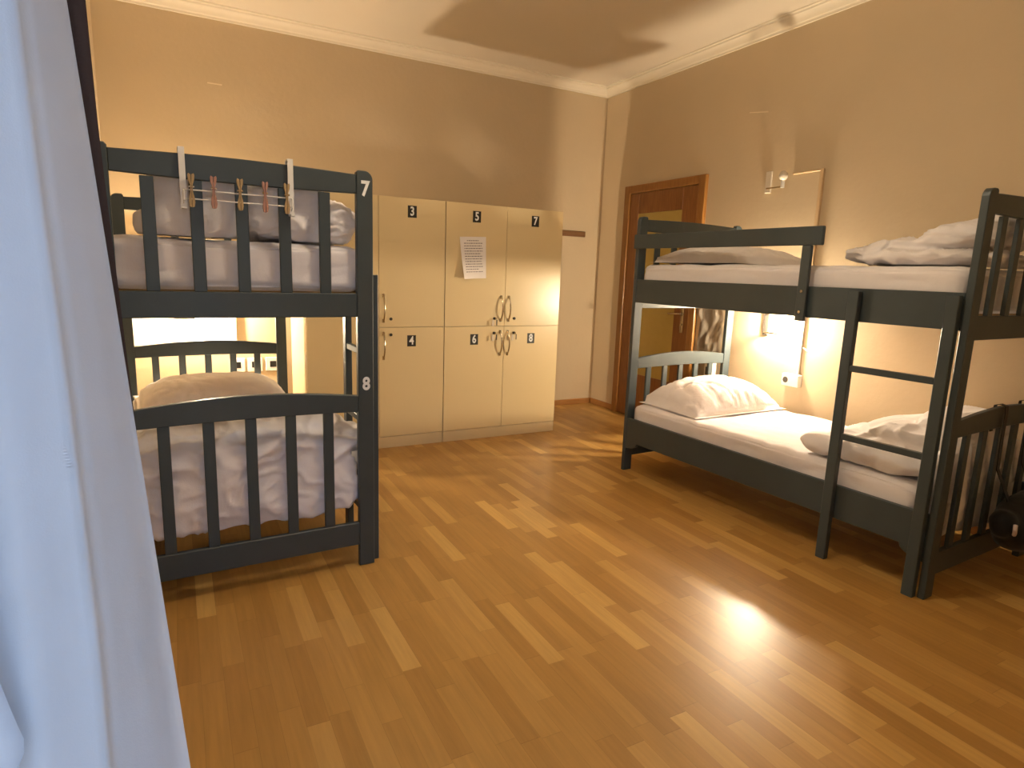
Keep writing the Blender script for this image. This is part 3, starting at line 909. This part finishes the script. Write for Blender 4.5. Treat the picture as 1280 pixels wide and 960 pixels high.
FOLD = [(1.501, -0.0837), (1.377, -0.0809), (1.225, -0.0756), (1.005, -0.0707), (0.86, -0.0714), (0.5, -0.070)]
sc = empty('sheer_curtain', (-0.2, 0.58, 0.0))
tag(sc, 'tall white sheer curtain hanging beside the camera at the balcony door', 'curtain')
CZ0, CZ1 = 0.012, 2.60
rows = []
nz = 90
for j in range(nz+1):
    z = CZ0+(CZ1-CZ0)*j/nz
    e, fo = interp(EDGE, z), interp(FOLD, z)
    e = max(e, -0.16)
    fo = min(fo, e-0.012)
    row = []
    # strip seen at the free edge: hangs back into the room
    for i in range(9):
        t = i/8
        row.append((e*1.07+(fo+0.004-e*1.07)*t, 0.642-0.07*t+0.003*math.sin(t*PI*3.0)*(1-t)+0.0012*noise.noise(Vector((t*6, z*2, 1))), z))
    # overlap of the next fold, nearer the window
    row += [(fo-0.002, 0.566, z), (fo+0.0005, 0.560, z), (fo-0.003, 0.555, z)]
    x0 = fo-0.003
    for i in range(1, 61):
        t = i/60
        x = x0+(-0.365-x0)*t
        d = x0-x
        y = 0.555-0.012*math.sin(d*38+0.6*z)*min(1, d*25) + 0.006*math.sin(d*90+1.5*z)*min(1, d*18) + 0.004*noise.noise(Vector((d*12, z*1.5, 3)))
        row.append((x, y, z))
    rows.append(row)
sheet_obj('curtain_panel', rows, M['sheer'], sc)
# swag corner at lower left, in front of the panel
rows = []
for j in range(25):
    t = j/24
    row = []
    for i in range(13):
        s = i/12
        # right boundary of the flap: rises to the left above, rounded corner at the bottom
        zt, zb = 1.20, 0.905
        z = zb+(zt-zb)*t
        xr = -0.118+(-0.155+0.118)*max(0, (z-0.965)/0.235)**0.9 if z > 0.965 else -0.118-0.085*(1-math.sqrt(max(0, 1-((0.965-z)/0.062)**2)))
        xl = -0.33
        x = xr+(xl-xr)*s
        y = 0.528-0.012*math.sin(PI*min(1, s*5))*1.0 - 0.006*math.sin(t*PI)
        row.append((x, y, z))
    rows.append(row)
sheet_obj('curtain_flap', rows, M['sheer'], sc, 0.002)

bd = empty('brown_curtain', (-0.2, 0.66, 0.0))
tag(bd, 'dark brown curtain hanging behind the white sheer at the left', 'curtain')
DE = [(1.53, -0.0535), (1.42, -0.0515), (1.21, -0.0426)]
rows = []
for j in range(61):
    z = CZ0+(CZ1-CZ0)*j/60
    e = max(-0.1, interp(DE, z))
    row = []
    for i in range(61):
        t = i/60
        x = e+(-0.37-e)*t
        row.append((x, 0.66+0.016*math.sin((e-x)*70)*min(1, (e-x)*30+0.1), z))
    rows.append(row)
sheet_obj('curtain_panel', rows, M['drape'], bd)
rd = empty('curtain_rod', (0.5, 0.62, 2.63))
tag(rd, 'grey metal double curtain rod above the balcony door', 'curtain rod')
for y in (0.575, 0.66):
    bm = bmesh.new(); tube(bm, [(XL+0.002-0.5, y-0.62, 0), (1.5-0.5, y-0.62, 0)], 0.012, 12); finish('rod', bm, M['rod'], rd, 40)
for x in (-0.30, 0.55, 1.4):
    bm = bmesh.new(); box(bm, x-0.5-0.008, x-0.5+0.008, YF-0.62+0.001, 0.05, 0.012, 0.026); finish('bracket', bm, M['rod'], rd)

# ------------------------------------------------------------------ unseen globe lamp, added to fill the room with warm light
cl = empty('added_fill_lamp', (1.15, 1.85, ZC))
tag(cl, 'round white globe lamp added out of view on the ceiling as fill light', 'fill lamp')
bm = bmesh.new(); tube(bm, [(0, 0, -0.001), (0, 0, -0.03)], 0.075, 28); tube(bm, [(0, 0, -0.03), (0, 0, -0.12)], 0.010, 12)
tube(bm, [(0, 0, -0.12), (0, 0, -0.15)], 0.05, 24); finish('fill_lamp_mount', bm, M['rod'], cl, 40)
bm = bmesh.new(); sphere(bm, (0, 0, -0.262), 0.125, seg=32); finish('fill_lamp_globe', bm, M['globe'], cl, 180)

# ------------------------------------------------------------------ daylight and camera
w = bpy.data.worlds.new('dusk_sky'); S.world = w; w.use_nodes = True
nt = w.node_tree; bgn = nt.nodes['Background']
tc = N(nt, 'ShaderNodeTexCoord'); sp = N(nt, 'ShaderNodeSeparateXYZ'); nt.links.new(tc.outputs['Generated'], sp.inputs[0])
rp = N(nt, 'ShaderNodeValToRGB')
rp.color_ramp.elements[0].position = 0.45; rp.color_ramp.elements[0].color = (0.36, 0.39, 0.42, 1)
rp.color_ramp.elements[1].position = 0.72; rp.color_ramp.elements[1].color = (0.34, 0.55, 0.92, 1)
mp = N(nt, 'ShaderNodeMath', operation='MULTIPLY_ADD'); mp.inputs[1].default_value = 0.5; mp.inputs[2].default_value = 0.5
nt.links.new(sp.outputs['Z'], mp.inputs[0]); nt.links.new(mp.outputs[0], rp.inputs[0]); nt.links.new(rp.outputs[0], bgn.inputs[0])
bgn.inputs[1].default_value = 2.95

cam = bpy.data.cameras.new('camera'); co = bpy.data.objects.new('camera', cam); COL.objects.link(co)
co.location = (0, 0, 1.32)
co.rotation_mode = 'XYZ'
co.rotation_euler = tuple(math.radians(a) for a in (79.7586, -1.9710, -28.0320))
cam.sensor_fit = 'HORIZONTAL'; cam.sensor_width = 36.0
cam.lens = 776.0/1280*36.0
cam.clip_start = 0.02
S.camera = co
S.view_settings.view_transform = 'Standard'
S.view_settings.look = 'None'
S.view_settings.gamma = 1.0
S.view_settings.use_curve_mapping = False
S.view_settings.exposure = 0.92
